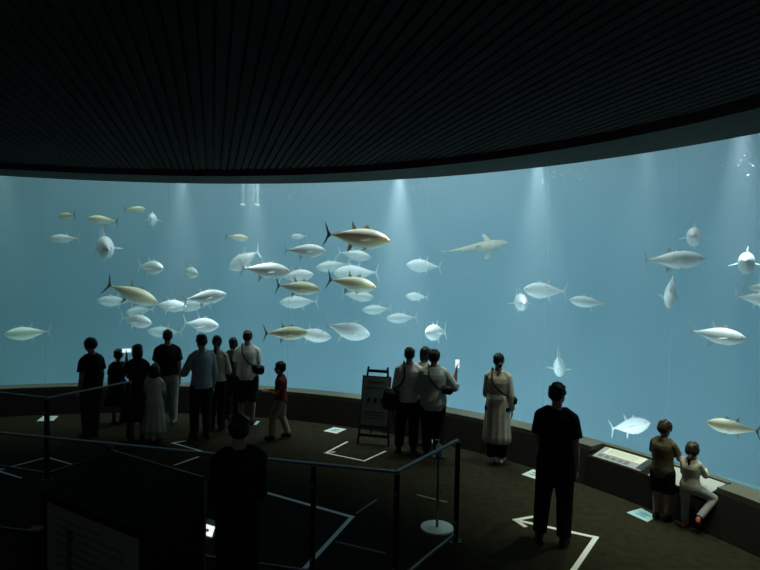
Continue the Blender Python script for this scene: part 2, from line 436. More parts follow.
FISH = [
 # px, py, length px, yaw, pitch, roll, metres behind the window, kind, label
 (67, 216, 25, 235, -4, 0, 2.6, 'brown', 'small olive fish turning away, highest fish near the left end of the tank'),
 (103, 220, 28, 184, 4, 0, 2.2, 'brown', 'slender golden olive fish swimming left, above the white fish that faces us'),
 (64.5, 238.5, 27, 186, -2, 0, 2.4, 'silver', 'pale green fish swimming left, left of the white fish that faces us'),
 (104.5, 246, 62, 84, -8, 6, 1.0, 'white', 'large white fish facing straight out with tall dorsal fin, near the left end'),
 (135, 209.3, 20, 10, 4, 0, 3.0, 'brown', 'tiny golden fish swimming right, topmost in the left half of the tank'),
 (152.5, 219.5, 34, 92, 0, 0, 2.6, 'white', 'tiny bright white fish seen head-on below the topmost golden fish'),
 (150.5, 267, 38, 52, -3, 0, 1.4, 'white', 'white fish with upright tail at its left, above the big olive diving fish'),
 (132.5, 294, 53, -14, -22, 0, 0.7, 'brown', 'big olive brown fish diving to the right with dark tail raised'),
 (115, 301, 34, 168, 2, 0, 3.6, 'silver', 'blue-green fish nosing out left behind the olive diving fish'),
 (140, 311, 30, 150, -4, 0, 4.6, 'silver', 'faint blue fish half hidden under the olive diving fish'),
 (170, 305.5, 34, 22, -3, 0, 1.6, 'white', 'pale fish just right of the nose of the olive diving fish'),
 (136, 320.5, 37, 38, -6, 0, 1.3, 'white', 'white fish with upright tail, directly below the olive diving fish'),
 (165, 332, 34, 176, 3, 0, 4.0, 'silver', 'blue-green fish just above the head of the tall man in black'),
 (28, 333, 41, 190, -3, 0, 1.5, 'silver', 'pale grey fish swimming left, lowest at the left end of the tank'),
 (190, 272, 34, 66, -6, 0, 2.6, 'silver', 'small grey fish facing out below open water, right of the white one with upright tail'),
 (205, 297, 43, 10, 8, 0, 0.9, 'silver', 'silver green fish with rounded back, over the man in pale blue'),
 (193, 305.5, 36, 196, -4, 0, 3.8, 'silver', 'blue-green fish crossing behind the silver green round-backed one'),
 (201, 324.5, 40, 32, -2, 0, 1.2, 'white', 'white fish with pale upright tail, just above the man in pale blue'),
 (237, 237.5, 23, 2, -3, 0, 3.2, 'brown', 'faint small brown fish alone high above the man in the white shirt'),
 (244, 260, 44, 222, -24, 8, 1.6, 'white', 'white fish tilted away with raised fin, touching the tail of a long silver fish'),
 (265.5, 270, 50, 4, -3, 0, 0.8, 'silver', 'long silver brown fish with dark tail, leftmost of the central shoal facing right'),
 (299, 236.5, 17, 180, -2, 0, 5.0, 'silver', 'tiny faint blue fish at the top of the central shoal'),
 (305, 250.5, 42, 3, 0, 0, 1.1, 'silver', 'silver fish with dark tail, upper one of the central shoal below the tiny faint fish'),
 (296, 276, 36, 14, 6, 0, 1.8, 'white', 'pale white fish between the long silver brown fish and a darker striped one'),
 (298, 287.5, 44, 4, -4, 0, 0.9, 'brown', 'olive fish with dark tail, directly under the pale white one of the central shoal'),
 (299, 302, 39, 172, -2, 0, 3.4, 'silver', 'blue-green fish swimming left under the olive one with dark tail'),
 (333, 266, 35, 174, -8, 0, 4.2, 'silver', 'hazy blue fish swimming left under the big bronze fish tail'),
 (354.5, 255, 34, -6, -8, 0, 3.6, 'silver', 'hazy blue fish swimming right, directly below the big bronze fish'),
 (357.5, 237.5, 66, 4, -5, 0, 0.5, 'gold', 'big bronze fish with dark back stripe and tall dark forked tail'),
 (352, 283.5, 50, -8, -9, 0, 0.8, 'brown', 'golden fish with dark tail, overlapping a pale blue fish that swims left'),
 (356, 273, 46, 188, -2, 0, 2.6, 'white', 'pale blue fish swimming left with upright forked tail, behind the golden one'),
 (358, 296, 33, -4, -6, 0, 3.8, 'silver', 'hazy blue fish just under the golden fish with dark tail'),
 (286, 333, 44, 4, 1, 0, 0.5, 'brown', 'green gold fish at the bottom of the shoal, crossed by a thin vertical line'),
 (311.5, 334.5, 42, -12, -10, 0, 1.7, 'silver', 'silver fish nosing down right beside the lowest green gold fish'),
 (347.5, 330, 50, -20, -14, 8, 0.9, 'white', 'large plump white fish diving right, lowest right of the central shoal'),
 (424, 266, 37, 162, 3, 0, 3.0, 'white', 'plump pale blue fish swimming left, right of the central shoal'),
 (417, 296.6, 23, 170, 3, 0, 2.6, 'white', 'small white fish swimming left under the plump pale blue one'),
 (377, 309.5, 30, 172, -3, 0, 3.8, 'silver', 'hazy blue fish swimming left, lower right edge of the shoal'),
 (402, 318, 32, 170, -2, 0, 3.8, 'silver', 'hazy pale fish above the woman and man who share the handrail corner'),
 (436, 332, 44, 118, 2, 5, 1.4, 'white', 'bright white fish with tall upright tail, right above the man holding a phone'),
 (520, 301, 48, 80, -4, 0, 1.8, 'white', 'small round white fish facing out, below left of a larger pale fish'),
 (545, 290.5, 44, 164, 2, 0, 2.4, 'white', 'larger pale fish swimming left above the woman in the long dress'),
 (588, 302, 36, 172, 5, 0, 3.0, 'silver', 'grey blue fish swimming left, right of the larger pale fish'),
 (674, 259.5, 56, 4, 2, 0, 1.6, 'silver', 'long pale green fish swimming right with upright tail, upper right of the tank'),
 (694, 236.5, 52, 92, -3, 0, 1.4, 'white', 'white fish facing out above the long pale green fish'),
 (671, 291, 46, 96, -48, 0, 1.8, 'white', 'white fish pitching steeply nose down, below the long pale green fish'),
 (747, 263, 60, 93, 2, 0, 1.0, 'white', 'bright white fish seen head-on with fins spread, near the right edge of the tank'),
 (717, 335, 52, 12, -4, 0, 1.2, 'silver', 'broad grey green fish with raised fin, right side at mid height'),
 (760, 288, 30, 6, 0, 0, 2.0, 'silver', 'small pale fish cut off by the right edge, upper of two'),
 (760, 299, 46, 12, -3, 0, 2.6, 'silver', 'grey blue fish cut off by the right edge, lower of two'),
 (559, 365, 46, -84, -32, 0, 2.2, 'white', 'white fish with fins spread wide, above the man in black on the right'),
 (630, 426, 44, 28, 20, -10, 1.6, 'white', 'white fish low by the sill with upright tail, beside the boy'),
 (733, 427, 47, 176, 4, 0, 0.8, 'brown', 'golden yellow fish swimming left, low at the right above the girl'),
]
protos = {}
for (px, py, ln, yaw, pit, rol, off, kind, lab) in FISH:
    if kind not in protos: protos[kind] = o = make_fish(kind)
    else: o = copy_tree(protos[kind])
    o['label'] = lab; o['group'] = 'fish in the tank'
    place_fish(o, px, py, ln, yaw, pit, rol, off)

# the long pale bottom-feeder higher up the tank: a shark-like body
t = thing('shark', 'long beige shark-like fish gliding left under the surface, blurred by the water', 'fish')
bm = bmesh.new(); rr = []; N = 18
for s, w, h in [(0, .004, .004), (.03, .03, .018), (.1, .062, .04), (.22, .08, .056), (.36, .078, .056), (.5, .062, .046), (.65, .042, .034), (.8, .024, .022), (.92, .012, .014), (1, .004, .008)]:
    rr.append([bm.verts.new((.5 - s, w * cos(2 * pi * k / N), h * sin(2 * pi * k / N))) for k in range(N)])
for a, b in zip(rr, rr[1:]):
    for k in range(N): bm.faces.new((a[k], a[(k + 1) % N], b[(k + 1) % N], b[k]))
bm.faces.new(rr[0][::-1]); bm.faces.new(rr[-1])
SHK = mat('beige_shark_skin', (0.62, 0.54, 0.40), 0.7, noise=0.2, scale=12)
obj('body', bm, SHK, t, True)
Y = Vector((0, 1, 0))
fin('tail_fin', [(-.40, 0, .012), (-.47, 0, .05), (-.55, 0, .10), (-.53, 0, .04), (-.50, 0, 0), (-.52, 0, -.05), (-.47, 0, -.02), (-.42, 0, -.012)], SHK, t, Y)
fin('dorsal_fin', [(.10, 0, .045), (.04, 0, .115), (.0, 0, .10), (.01, 0, .045)], SHK, t, Y)
for s in (1, -1):
    fin('pectoral_fin', [(.26, .06 * s, -.02), (.16, .20 * s, -.05), (.10, .20 * s, -.05), (.16, .06 * s, -.02)], SHK, t, Vector((0, 0, 1)))
place_fish(t, 476, 247.5, 64, 8, 9, 80, 4.8)

# air bubbles under the water surface, too many to count
bm = bmesh.new(); rnd = random.Random(3)
for i in range(520):
    px = rnd.choice([rnd.uniform(225, 320), rnd.uniform(370, 460), rnd.uniform(525, 575), rnd.uniform(690, 790), rnd.uniform(-20, 300)])
    a = ang_at(px, 190, R + .4); rr_ = R + rnd.uniform(.15, 1.6)
    z = 4.66 - abs(rnd.gauss(0, .16)) - (.25 * rnd.random() if px > 650 else 0)
    bmesh.ops.create_icosphere(bm, subdivisions=1, radius=rnd.uniform(.003, .010), matrix=Matrix.Translation(ring(rr_, a, z)))
for i in range(70):
    a = ang_at(rnd.uniform(0, 760), 250, R + .5)
    bmesh.ops.create_icosphere(bm, subdivisions=1, radius=rnd.uniform(.003, .007), matrix=Matrix.Translation(ring(R + rnd.uniform(.1, 2), a, rnd.uniform(1, 4.4))))
o = obj('air_bubbles', bm, mat('air_bubble', (0.9, 0.95, 0.97), 0.2, spec=0.8), None, True)
tag(o, 'fine white air bubbles drifting under the water surface', 'bubbles', kind='stuff')

# two pale pipes hanging under the surface, and a thin line hanging in the water
for k, px in enumerate((242.5, 257.0)):
    p = at_radius(px, 200, R + 3.2)
    t = thing('outlet_pipe', ['short pale pipe end under the surface, left of the two beside the bright shaft', 'short pale pipe end under the surface, right of the two beside the bright shaft'][k], 'pipe', (p.x, p.y, p.z), 0, 'pale pipe ends')
    bm = bmesh.new(); add_tube(bm, [(0, 0, 1.6), (0, 0, -.12)], .05); obj('pipe', bm, mat('pale_pipe', (.8, .86, .86), .5), t, True)
    bm = bmesh.new(); add_tube(bm, [(0, 0, -.10), (0, 0, -.17)], .065); obj('collar', bm, mat('pipe_collar', (.75, .82, .82), .5), t, True)

# ------------------------------------------------------------------ people
def cloth(name, c, rough=0.85): return mat(name, c, rough, noise=0.12, scale=14, spec=0.1, bump=0.15)
SKIN = mat('skin', (0.36, 0.23, 0.165), 0.55, noise=0.05, scale=20)
HAIR = mat('black_hair', (0.014, 0.012, 0.011), 0.5, noise=0.3, scale=60, bump=0.3)
HAIRB = mat('brown_hair', (0.030, 0.020, 0.014), 0.5, noise=0.3, scale=60, bump=0.3)
WHITE_EYE = mat('eye', (0.10, 0.09, 0.085), 0.3)
C = dict(
    black=cloth('black_cotton', (0.012, 0.012, 0.014)), charcoal=cloth('charcoal_cotton', (0.030, 0.030, 0.034)),
    navy=cloth('navy_cotton', (0.018, 0.022, 0.034)), white=cloth('white_cotton', (0.66, 0.68, 0.66)), grey=cloth('grey_cotton', (0.40, 0.44, 0.44)),
    blue=cloth('pale_blue_cotton', (0.32, 0.37, 0.40)), beige=cloth('beige_cotton', (0.46, 0.44, 0.34)), khaki=cloth('khaki_cotton', (0.33, 0.28, 0.18)),
    maroon=cloth('maroon_cotton', (0.16, 0.030, 0.032)), olive=cloth('olive_brown_cotton', (0.13, 0.11, 0.068)), cream=cloth('cream_cotton', (0.66, 0.63, 0.52)),
    lgrey=cloth('light_grey_cotton', (0.34, 0.36, 0.35)), linen=cloth('linen', (0.52, 0.50, 0.42)), pink=mat('coral_shoe', (0.75, 0.16, 0.12), 0.6),
    shoew=mat('white_shoe', (0.66, 0.66, 0.64), 0.6), shoeb=mat('black_shoe', (0.015, 0.015, 0.016), 0.5), bag=mat('dark_leather', (0.016, 0.014, 0.014), 0.5, noise=0.2, scale=30),
)

def cap_tube(bm, pts, rad, seg=12):
    """a limb: tapered tube with rounded ends and joints"""
    add_tube(bm, pts, rad, seg)
    rs = rad if isinstance(rad, (list, tuple)) else [rad] * len(pts)
    for p, r in zip(pts, rs): add_ball(bm, p, r * .998, seg)

class Figure:
    """a body laid out from its joints (x right, y forwards, z up; feet at z = 0), one continuous skin"""
    def __init__(s, label, place, h, face, hair='short', hair_m=None, child=0.0, sex='m', arms=None, legs=None, head=(0, 0), lean=0.0, root_z=0.0, knees=None, girth=1.0, voxel=None):
        s.h = h; s.arms = arms or {}; s.child = child; s.g = girth * (1 + .12 * child)
        s.t = thing('person', label, 'person', (place[0], place[1], root_z), face, 'visitors watching the tank')
        s.lean = lean; s.sex = sex
        k = 1 + .55 * child                                   # a child's head is larger for its height
        hh = .066 * k; s.hh = hh * h                          # half height of the head
        s.neck_z = 1 - 2 * hh + .004
        sh = .824 - .035 * child; s.sh = sh
        s.voxel = voxel or (.0072 if h > 1.4 else .0062)
        H = h
        def P(x, y, z): return Vector((x * H, y * H + lean * max(0, z - .5) * H, z * H))
        s.P = P
        sw = (.095 if sex == 'm' else .086) * (1 - .08 * child); s.sw = sw
        hipz = .515 - .03 * child; s.hipz = hipz
        legs = legs or ((-.05, 0, 0), (.05, 0, 0))
        s.legpts = []
        for i, (fx, fy, fz) in enumerate(legs):
            sg = -1 if i == 0 else 1
            hip = P(sg * .050, 0, hipz - .01); ank = Vector((fx * H, fy * H, (fz + .045) * H))
            if knees and knees[i] is not None: knee = Vector([q * H for q in knees[i]])
            else:
                knee = (hip + ank) / 2 + Vector((sg * .004, .012 + .25 * abs(fy), .01)) * H
            s.legpts.append((hip, knee, ank))
        s.armpts = []
        for i, key in enumerate(('l', 'r')):
            sg = -1 if i == 0 else 1
            e, w = s.arms.get(key, ((.20, -.06, -1), (.05, .22, -1)))
            sp = P(sg * sw, -.004, sh - .030)
            el = sp + Vector((sg * e[0], e[1], e[2])).normalized() * .172 * H
            wr = el + Vector((sg * w[0], w[1], w[2])).normalized() * .148 * H
            s.armpts.append((sp, el, wr))
        s.head_c = P(0, .012, 1 - hh)
        s.hrot = Matrix.Rotation(radians(head[0]), 3, 'Z') @ Matrix.Rotation(radians(head[1]), 3, 'X')
        s.body(); s.make_hair(hair, hair_m or HAIR)

    def torso_rings(s, inflate=0.0, z0=None, z1=1.0, flare=0.0):
        f = 0 if s.sex == 'm' else 1; g = s.g; d = s.sh - .824
        rings = [(.455, .078, .056), (.50, .094 + .004 * f, .068), (.54, .095 + .004 * f, .068), (.585, .088 - .004 * f, .062), (.635, .083 - .007 * f, .057),
                 (.69, .086 - .004 * f, .061 + .004 * f), (.745, .093 - .006 * f, .066 + .006 * f), (.785, .094 - .006 * f, .061 + .002 * f), (.810, .082 - .006 * f, .050), (.832, .058, .042), (.850, .043, .037)]
        out = []
        for z, rx, ry in rings:
            if z0 is not None and z < z0 - 1e-6: continue
            zz = z + d * (1 if z > .6 else z / .6) if z > .55 else z + (s.hipz - .515)
            if zz > z1: continue
            c = s.P(0, -.004, zz)
            k = inflate + flare * max(0, (.7 - z))
            out.append((c.x, c.y, c.z, (rx * g + k) * s.h, (ry * g + k) * s.h))
        return out

    def hand(s, bm, wr, d, i):
        """palm, four bent fingers of unequal length and a thumb from the palm's side"""
        h = s.h * (1 - .08 * s.child); sg = -1 if i == 0 else 1
        d = d.normalized(); side = Vector((0, 1, 0)) if abs(d.y) < .8 else Vector((-sg, 0, 0))
        side = (side - d * side.dot(d)).normalized(); n = d.cross(side).normalized() * sg   # n: out of the back of the hand
        m = Matrix((side, n, d)).transposed()
        add_ball(bm, wr + d * .030 * h, (.024 * h, .0105 * h, .034 * h), 12, m)
        fr = max(.0049 * h, s.voxel * .95)
        for k, ln in enumerate((.040, .046, .043, .034)):
            o = wr + d * .052 * h + side * (.0165 - .0112 * k) * h
            p = [o - d * .02 * h, o]; a = 0; q = o.copy()
            for seg in (.42, .33, .25):
                a += radians(17); q = q + (d * cos(a) - n * sin(a)) * ln * seg * h + side * (.002 - .0013 * k) * h; p.append(q.copy())
            cap_tube(bm, p, [fr, fr, fr * .96, fr * .9, fr * .8], 8)
        o = wr + d * .012 * h + side * .018 * h
        cap_tube(bm, [o, o + (side * .018 + d * .022 - n * .004) * h, o + (side * .022 + d * .044 - n * .010) * h], [fr * 1.3, fr * 1.15, fr * .9], 8)

    def body(s):
        h = s.h; bm = bmesh.new(); P = s.P
        add_loft(bm, s.torso_rings(), 24)
        top = s.head_c - Vector((0, .012 * h, .02 * h))
        cap_tube(bm, [P(0, -.006, s.sh - .005), top], [.034 * h, .031 * h])
        for (sp, el, wr), i in zip(s.armpts, (0, 1)):
            sg = -1 if i == 0 else 1
            cap_tube(bm, [P(sg * .045, -.004, s.sh + .004), sp], [.027 * h, .029 * h])
            mid = (el * .62 + wr * .38)
            cap_tube(bm, [sp, (sp * .55 + el * .45), el, mid, wr], [.029 * h * s.g, .027 * h * s.g, .0225 * h, .0225 * h, .0150 * h])
            s.hand(bm, wr, wr - el, i)
        for (hip, knee, ank), i in zip(s.legpts, (0, 1)):
            calf = knee * .68 + ank * .32 + Vector((0, -.008 * h, 0))
            cap_tube(bm, [hip, hip * .55 + knee * .45, knee, calf, ank], [.056 * h * s.g, .049 * h * s.g, .035 * h, .035 * h, .022 * h], 14)
            s.foot(bm, knee, ank, .019, .026)
        R3 = s.hrot; c = s.head_c; u = s.hh
        def L(x, y, z): return c + R3 @ Vector((x * u, y * u, z * u))
        add_ball(bm, L(0, -.08, .18), (.70 * u, .86 * u, .82 * u), 20, R3)
        add_ball(bm, L(0, .20, -.34), (.54 * u, .58 * u, .62 * u), 16, R3)
        add_ball(bm, L(0, .50, -.74), (.22 * u, .20 * u, .18 * u), 10, R3)          # chin
        cap_tube(bm, [L(0, .76, .08), L(0, .90, -.22)], [.08 * u, .13 * u], 8)       # nose
        add_ball(bm, L(0, .74, -.50), (.24 * u, .10 * u, .055 * u), 10, R3)          # lips
        add_ball(bm, L(0, .73, .20), (.50 * u, .13 * u, .08 * u), 10, R3)            # brow
        for sg in (-1, 1): add_ball(bm, L(.70 * sg, -.06, -.05), (.09 * u, .17 * u, .27 * u), 10, R3)
        me = remesh(bm, s.voxel, 3)
        link('body', me, SKIN, s.t, True)
        for sg in (-1, 1):
            b = bmesh.new(); add_ball(b, L(.28 * sg, .70, .04), (.12 * u, .09 * u, .07 * u), 8, R3)
            obj('eye', b, WHITE_EYE, s.t, True)

    def foot(s, bm, knee, ank, r0, r1, sole=0.0):
        h = s.h
        d = Vector((ank.x - 0, 0, 0)); fwd = Vector((.12 * (1 if ank.x > 0 else -1), 1, 0)).normalized()
        base = ank.z - .045 * h
        if base > .02 * h or abs(knee.y - ank.y) > .12 * h:          # lifted or slanting foot follows the shin
            shin = (ank - knee).normalized(); f2 = (fwd - shin * fwd.dot(shin)).normalized(); fwd = (f2 * .8 + fwd * .2).normalized()
        heel = Vector((ank.x, ank.y, ank.z)) - fwd * .022 * h; heel.z = ank.z - .045 * h + r0 * h
        toe = ank + fwd * .085 * h; toe.z = (ank.z - .045 * h + r0 * h * .8) + (fwd.z * .08 * h)
        mid = ank + fwd * .055 * h; mid.z = (ank.z - .045 * h + r1 * h) + fwd.z * .05 * h
        cap_tube(bm, [ank, heel], [r0 * h * 1.1, r0 * h], 10); cap_tube(bm, [ank, mid, toe], [r1 * h * .9, r1 * h, r0 * h * .8], 10); cap_tube(bm, [heel, toe], [r0 * h, r0 * h * .8], 10)

    def make_hair(s, style, m):
        R3 = s.hrot; c = s.head_c; u = s.hh; bm = bmesh.new()
        def L(x, y, z): return c + R3 @ Vector((x * u, y * u, z * u))
        k = {'bushy': 1.16}.get(style, 1.0)
        add_ball(bm, L(0, -.14, .34), (.78 * u * k, .86 * u * k, .76 * u * k), 20, R3)
        add_ball(bm, L(0, -.34, .04), (.74 * u * k, .66 * u * k, .66 * u), 18, R3)
        for sg in (-1, 1): add_ball(bm, L(.60 * sg, .04, .22), (.20 * u, .42 * u, .34 * u), 12, R3)
        add_ball(bm, L(0, .44, .68), (.56 * u, .36 * u, .24 * u), 14, R3)
        rnd = random.Random(int(s.h * 1000) + len(style))
        for q in range(26):                                    # tufts
            a, b = rnd.uniform(0, 2 * pi), rnd.uniform(.1, 1.25)
            add_ball(bm, L(.70 * k * cos(a) * sin(b), -.14 + .78 * k * sin(a) * sin(b), .36 + .70 * k * cos(b)), rnd.uniform(.14, .22) * u, 8)
        if style in ('bob', 'long'):
            for sg in (-1, 1): add_ball(bm, L(.58 * sg, -.12, -.35), (.26 * u, .48 * u, .72 * u), 12, R3)
            add_ball(bm, L(0, -.55, -.45), (.66 * u, .36 * u, .75 * u), 14, R3)
        if style == 'long':
            for sg in (-1, 0, 1): cap_tube(bm, [L(.3 * sg, -.62, -.3), L(.34 * sg, -.72, -1.3), L(.26 * sg, -.66, -2.5)], [.40 * u, .38 * u, .20 * u])
        if style == 'pony':
            add_ball(bm, L(0, -.96, .10), .24 * u); cap_tube(bm, [L(0, -1.0, .1), L(0, -1.22, -.5), L(0, -1.05, -1.4), L(0, -.95, -2.0)], [.16 * u, .27 * u, .22 * u, .08 * u])
        if style == 'bun': add_ball(bm, L(0.30, -.86, -.42), .36 * u)
        if style == 'lowpony': cap_tube(bm, [L(0, -.75, -.35), L(0, -.98, -.8), L(0, -.9, -1.5)], [.24 * u, .26 * u, .12 * u])
        link('hair', remesh(bm, s.voxel * 1.15, 2), m, s.t, True)

    # -- clothes follow the body and end in clean hems
    def top(s, name, m, hem=.50, sleeve='short', ease=.010, flare=0.0, collar=True):
        h = s.h; bm = bmesh.new()
        rings = s.torso_rings(ease, hem, .97, flare)
        c0 = rings[0]; rings = [(c0[0], c0[1], c0[2] - .006 * h, c0[3], c0[4])] + rings[1:]
        add_loft(bm, rings, 28)
        for (sp, el, wr), i in zip(s.armpts, (0, 1)):
            sg = -1 if i == 0 else 1; P = s.P
            cap_tube(bm, [P(sg * .05, -.004, s.sh + .002), sp], [(.026 + ease * .8) * h, (.029 + ease * .8) * h])
            if sleeve == 'short':
                e = sp + (el - sp) * .66
                add_tube(bm, [sp, e], [(.029 + ease * .8) * h * s.g, (.031 + ease * 1.1) * h * s.g], 14)
            elif sleeve == 'long':
                e = el + (wr - el) * .93
                cap_tube(bm, [sp, el], [(.029 + ease * .8) * h * s.g, (.024 + ease) * h]); add_tube(bm, [el, e], [(.024 + ease) * h, (.018 + ease * .8) * h], 14)
            elif sleeve == 'elbow':
                e = el + (wr - el) * .25
                cap_tube(bm, [sp, el], [(.029 + ease * .8) * h * s.g, (.027 + ease) * h]); add_tube(bm, [el, e], [(.027 + ease) * h, (.027 + ease) * h], 14)
        o = link(name, remesh(bm, s.voxel * 1.2, 2), m, s.t, True)
        return o

    def trousers(s, name, m, length=.97, ease=.008, rise=.60):
        h = s.h; bm = bmesh.new()
        rings = [r for r in s.torso_rings(ease * .7, .455) if r[2] <= rise * h]
        add_loft(bm, rings, 24)
        for hip, knee, ank in s.legpts:
            L1, L2 = (knee - hip).length, (ank - knee).length; T = length * (L1 + L2)
            r = [(.057 + ease) * h * s.g, (.050 + ease) * h * s.g, (.040 + ease) * h, (.032 + ease) * h]
            add_ball(bm, hip, r[0], 14)
            if T <= L1: add_tube(bm, [hip, hip + (knee - hip) * T / L1], [r[0], r[1]], 16)
            else:
                e = knee + (ank - knee) * (T - L1) / L2
                add_tube(bm, [hip, hip * .55 + knee * .45, knee], [r[0], r[1], r[2]], 16); add_ball(bm, knee, r[2] * .998, 14); add_tube(bm, [knee, e], [r[2], r[3]], 16)
        link(name, remesh(bm, s.voxel * 1.2, 2), m, s.t, True)

    def skirt(s, name, m, z0, z1, w0, w1, waves=11, depth=.05):
        """pleated skirt from the waist (z1, half width w1) to the hem (z0, w0)"""
        h = s.h; bm = bmesh.new(); rings = []
        for k in range(9):
            q = k / 8; z = z1 + (z0 - z1) * q; w = w1 + (w0 - w1) * (q ** .8); c = s.P(0, -.004, z)
            rings.append((c.x, c.y, c.z, w * h, w * h * .74))
        add_loft(bm, rings, 66, depth, waves)
        obj(name, bm, m, s.t, True)

    def shoes(s, m, tint=None):
        for hip, knee, ank in s.legpts:
            bm = bmesh.new(); s.foot(bm, knee, ank, .0235, .031)
            link('shoe', remesh(bm, s.voxel, 2), m, s.t, True)

    def world(s, p):
        """a point given in the figure's own frame, in the hall's frame"""
        return Matrix.Translation(s.t.location) @ Matrix.Rotation(s.t.rotation_euler.z, 4, 'Z') @ Vector(p)

def away(p, turn=0.0):
    """rotation that makes a figure at p look straight away from the photographer, turned clockwise by so many degrees"""
    return atan2(p[1], p[0]) - pi / 2 - radians(turn)

def spot(px, py): p = at_z(px, py); return (p.x, p.y)

def phone(fig, i, label, tilt=0.0, drop=.045, lit=1.0, land=False):
    """smartphone held up in a raised hand, screen towards its holder"""
    sp, el, wr = fig.armpts[i]; d = (wr - el).normalized()
    c = fig.world(wr + d * .075 * fig.h + Vector((0, -.012, 0)))
    t = thing('smartphone', label, 'phone', c, fig.t.rotation_euler.z + tilt)
    if land: t.rotation_euler.y = radians(90)
    bm = bmesh.new(); add_box(bm, (-.036, -.004, -.075), (.036, .004, .075)); bmesh.ops.bevel(bm, geom=bm.edges[:], offset=.003, segments=2, affect='EDGES')
    obj('case', bm, C['shoeb'], t)
    bm = bmesh.new(); add_box(bm, (-.033, -.0055, -.070), (.033, -.004, .070)); obj('screen', bm, mat('lit_phone_screen', (0.05, 0.05, 0.05), .2, emit=(.80, .95, 1.0), estr=lit), t)
    bm = bmesh.new(); add_tube(bm, [(.02, .004, .055), (.02, .0062, .055)], .008); obj('camera_lens', bm, C['bag'], t)
    return t

def sling_bag(fig, label, shoulder, hip_pt, size=(.17, .09, .22), m=None, name='shoulder_bag'):
    """bag on a strap that runs round the body from one shoulder to the opposite hip"""
    h = fig.h; m = m or C['bag']
    w = fig.world((0, 0, 0)); t = thing(name, label, 'bag', w, fig.t.rotation_euler.z)
    a = Vector(hip_pt) * h; P = fig.P
    bm = bmesh.new(); add_box(bm, (-size[0] / 2, -size[1] / 2, -size[2] / 2), (size[0] / 2, size[1] / 2, size[2] / 2), Matrix.Translation(a) @ Matrix.Rotation(.12, 4, 'Y'))
    bmesh.ops.bevel(bm, geom=bm.edges[:], offset=.028, segments=3, affect='EDGES')
    obj('pouch', bm, m, t, True)
    bm = bmesh.new(); add_box(bm, (-size[0] * .49, -size[1] * .56, -.01), (size[0] * .49, -size[1] * .40, size[2] * .46), Matrix.Translation(a) @ Matrix.Rotation(.12, 4, 'Y'))
    bmesh.ops.bevel(bm, geom=bm.edges[:], offset=.012, segments=2, affect='EDGES'); obj('flap', bm, m, t, True)
    bm = bmesh.new(); sh = P(shoulder * .052, -.004, fig.sh + .046)
    back = [a + Vector((0, 0, size[2] * .45)), P(a.x / h * .45, -.098 * fig.g, .665), P(shoulder * .035, -.094 * fig.g, .765), sh]
    front = [sh, P(shoulder * .035, .090 * fig.g, .77), P(a.x / h * .4, .098 * fig.g, .68), a + Vector((0, .03, size[2] * .42))]
    for pts in (back, front):
        fine = []
        for k in range(len(pts) - 1):
            p0, p1, p2, p3 = pts[max(k - 1, 0)], pts[k], pts[k + 1], pts[min(k + 2, len(pts) - 1)]
            for q in range(6):
                u = q / 6; fine.append(.5 * ((2 * p1) + (p2 - p0) * u + (2 * p0 - 5 * p1 + 4 * p2 - p3) * u * u + (3 * p1 - p0 - 3 * p2 + p3) * u ** 3))
        fine.append(pts[-1]); add_tube(bm, fine, .016, 8)
    obj('strap', bm, m, t, True)
    return t

DOWN = ((.16, -.05, -1), (.02, .20, -1))
FOLD = ((.22, .14, -1), (-.75, .75, .25))
FRONT = ((.12, .18, -1), (-.25, 1, .12))
UP = ((.35, .55, -.55), (-.05, .45, 1))
HIGH = ((.55, .55, .12), (-.30, .30, 1))

# 1 dark man at the left end, head turned down to his left
p = spot(91, 437)
f = Figure('man with bushy hair in a dark T-shirt, leftmost visitor', p, 1.66, away(p, -38), 'bushy', head=(28, -18), arms={'l': DOWN, 'r': DOWN}, girth=1.08)
f.top('shirt', C['black'], .50, 'short', .014); f.trousers('trousers', C['charcoal']); f.shoes(C['shoeb'])
# 2 girl by the window
p = spot(118, 423)
f = Figure('small girl in a dark flared dress right of the bushy-haired man', p, 1.36, away(p, 5), 'short', child=.35, sex='f', arms={'l': DOWN, 'r': ((.2, .2, -1), (-.2, .7, .6))})
f.top('bodice', C['navy'], .585, 'short', .008); f.skirt('skirt', C['navy'], .26, .62, .185, .085); f.shoes(C['shoeb'])
# 3 woman with a phone raised
p = spot(137, 440)
f = Figure('woman with long dark hair in a charcoal dress, raising a lit phone', p, 1.60, away(p, 0), 'long', sex='f', arms={'l': ((.10, .70, -.45), (.0, .12, 1)), 'r': DOWN})
f.top('bodice', C['charcoal'], .585, 'short', .008); f.skirt('skirt', C['charcoal'], .22, .62, .165, .09); f.shoes(C['shoeb'])
phone(f, 0, 'lit smartphone held up by the woman with long dark hair', lit=1.0, land=True)
# 4 tall man
p = spot(167, 424)
f = Figure('tall man in a black T-shirt and grey trousers, standing close to the sill', p, 1.73, away(p, 4), 'short', arms={'l': FRONT, 'r': DOWN}, girth=1.06, legs=((-.06, 0, 0), (.06, .01, 0)))
f.top('shirt', C['black'], .54, 'short', .014); f.trousers('trousers', C['lgrey'], ease=.012); f.shoes(C['shoew'])
# 5 girl in front of him
p = spot(154, 443)
f = Figure('girl with dark hair in a long pale dress behind the tall man in black', p, 1.30, away(p, 12), 'bob', child=.45, sex='f', arms={'l': FRONT, 'r': FRONT})
f.top('bodice', C['cream'], .54, 'short', .010); f.skirt('skirt', C['linen'], .14, .60, .150, .092); f.shoes(C['shoeb'])
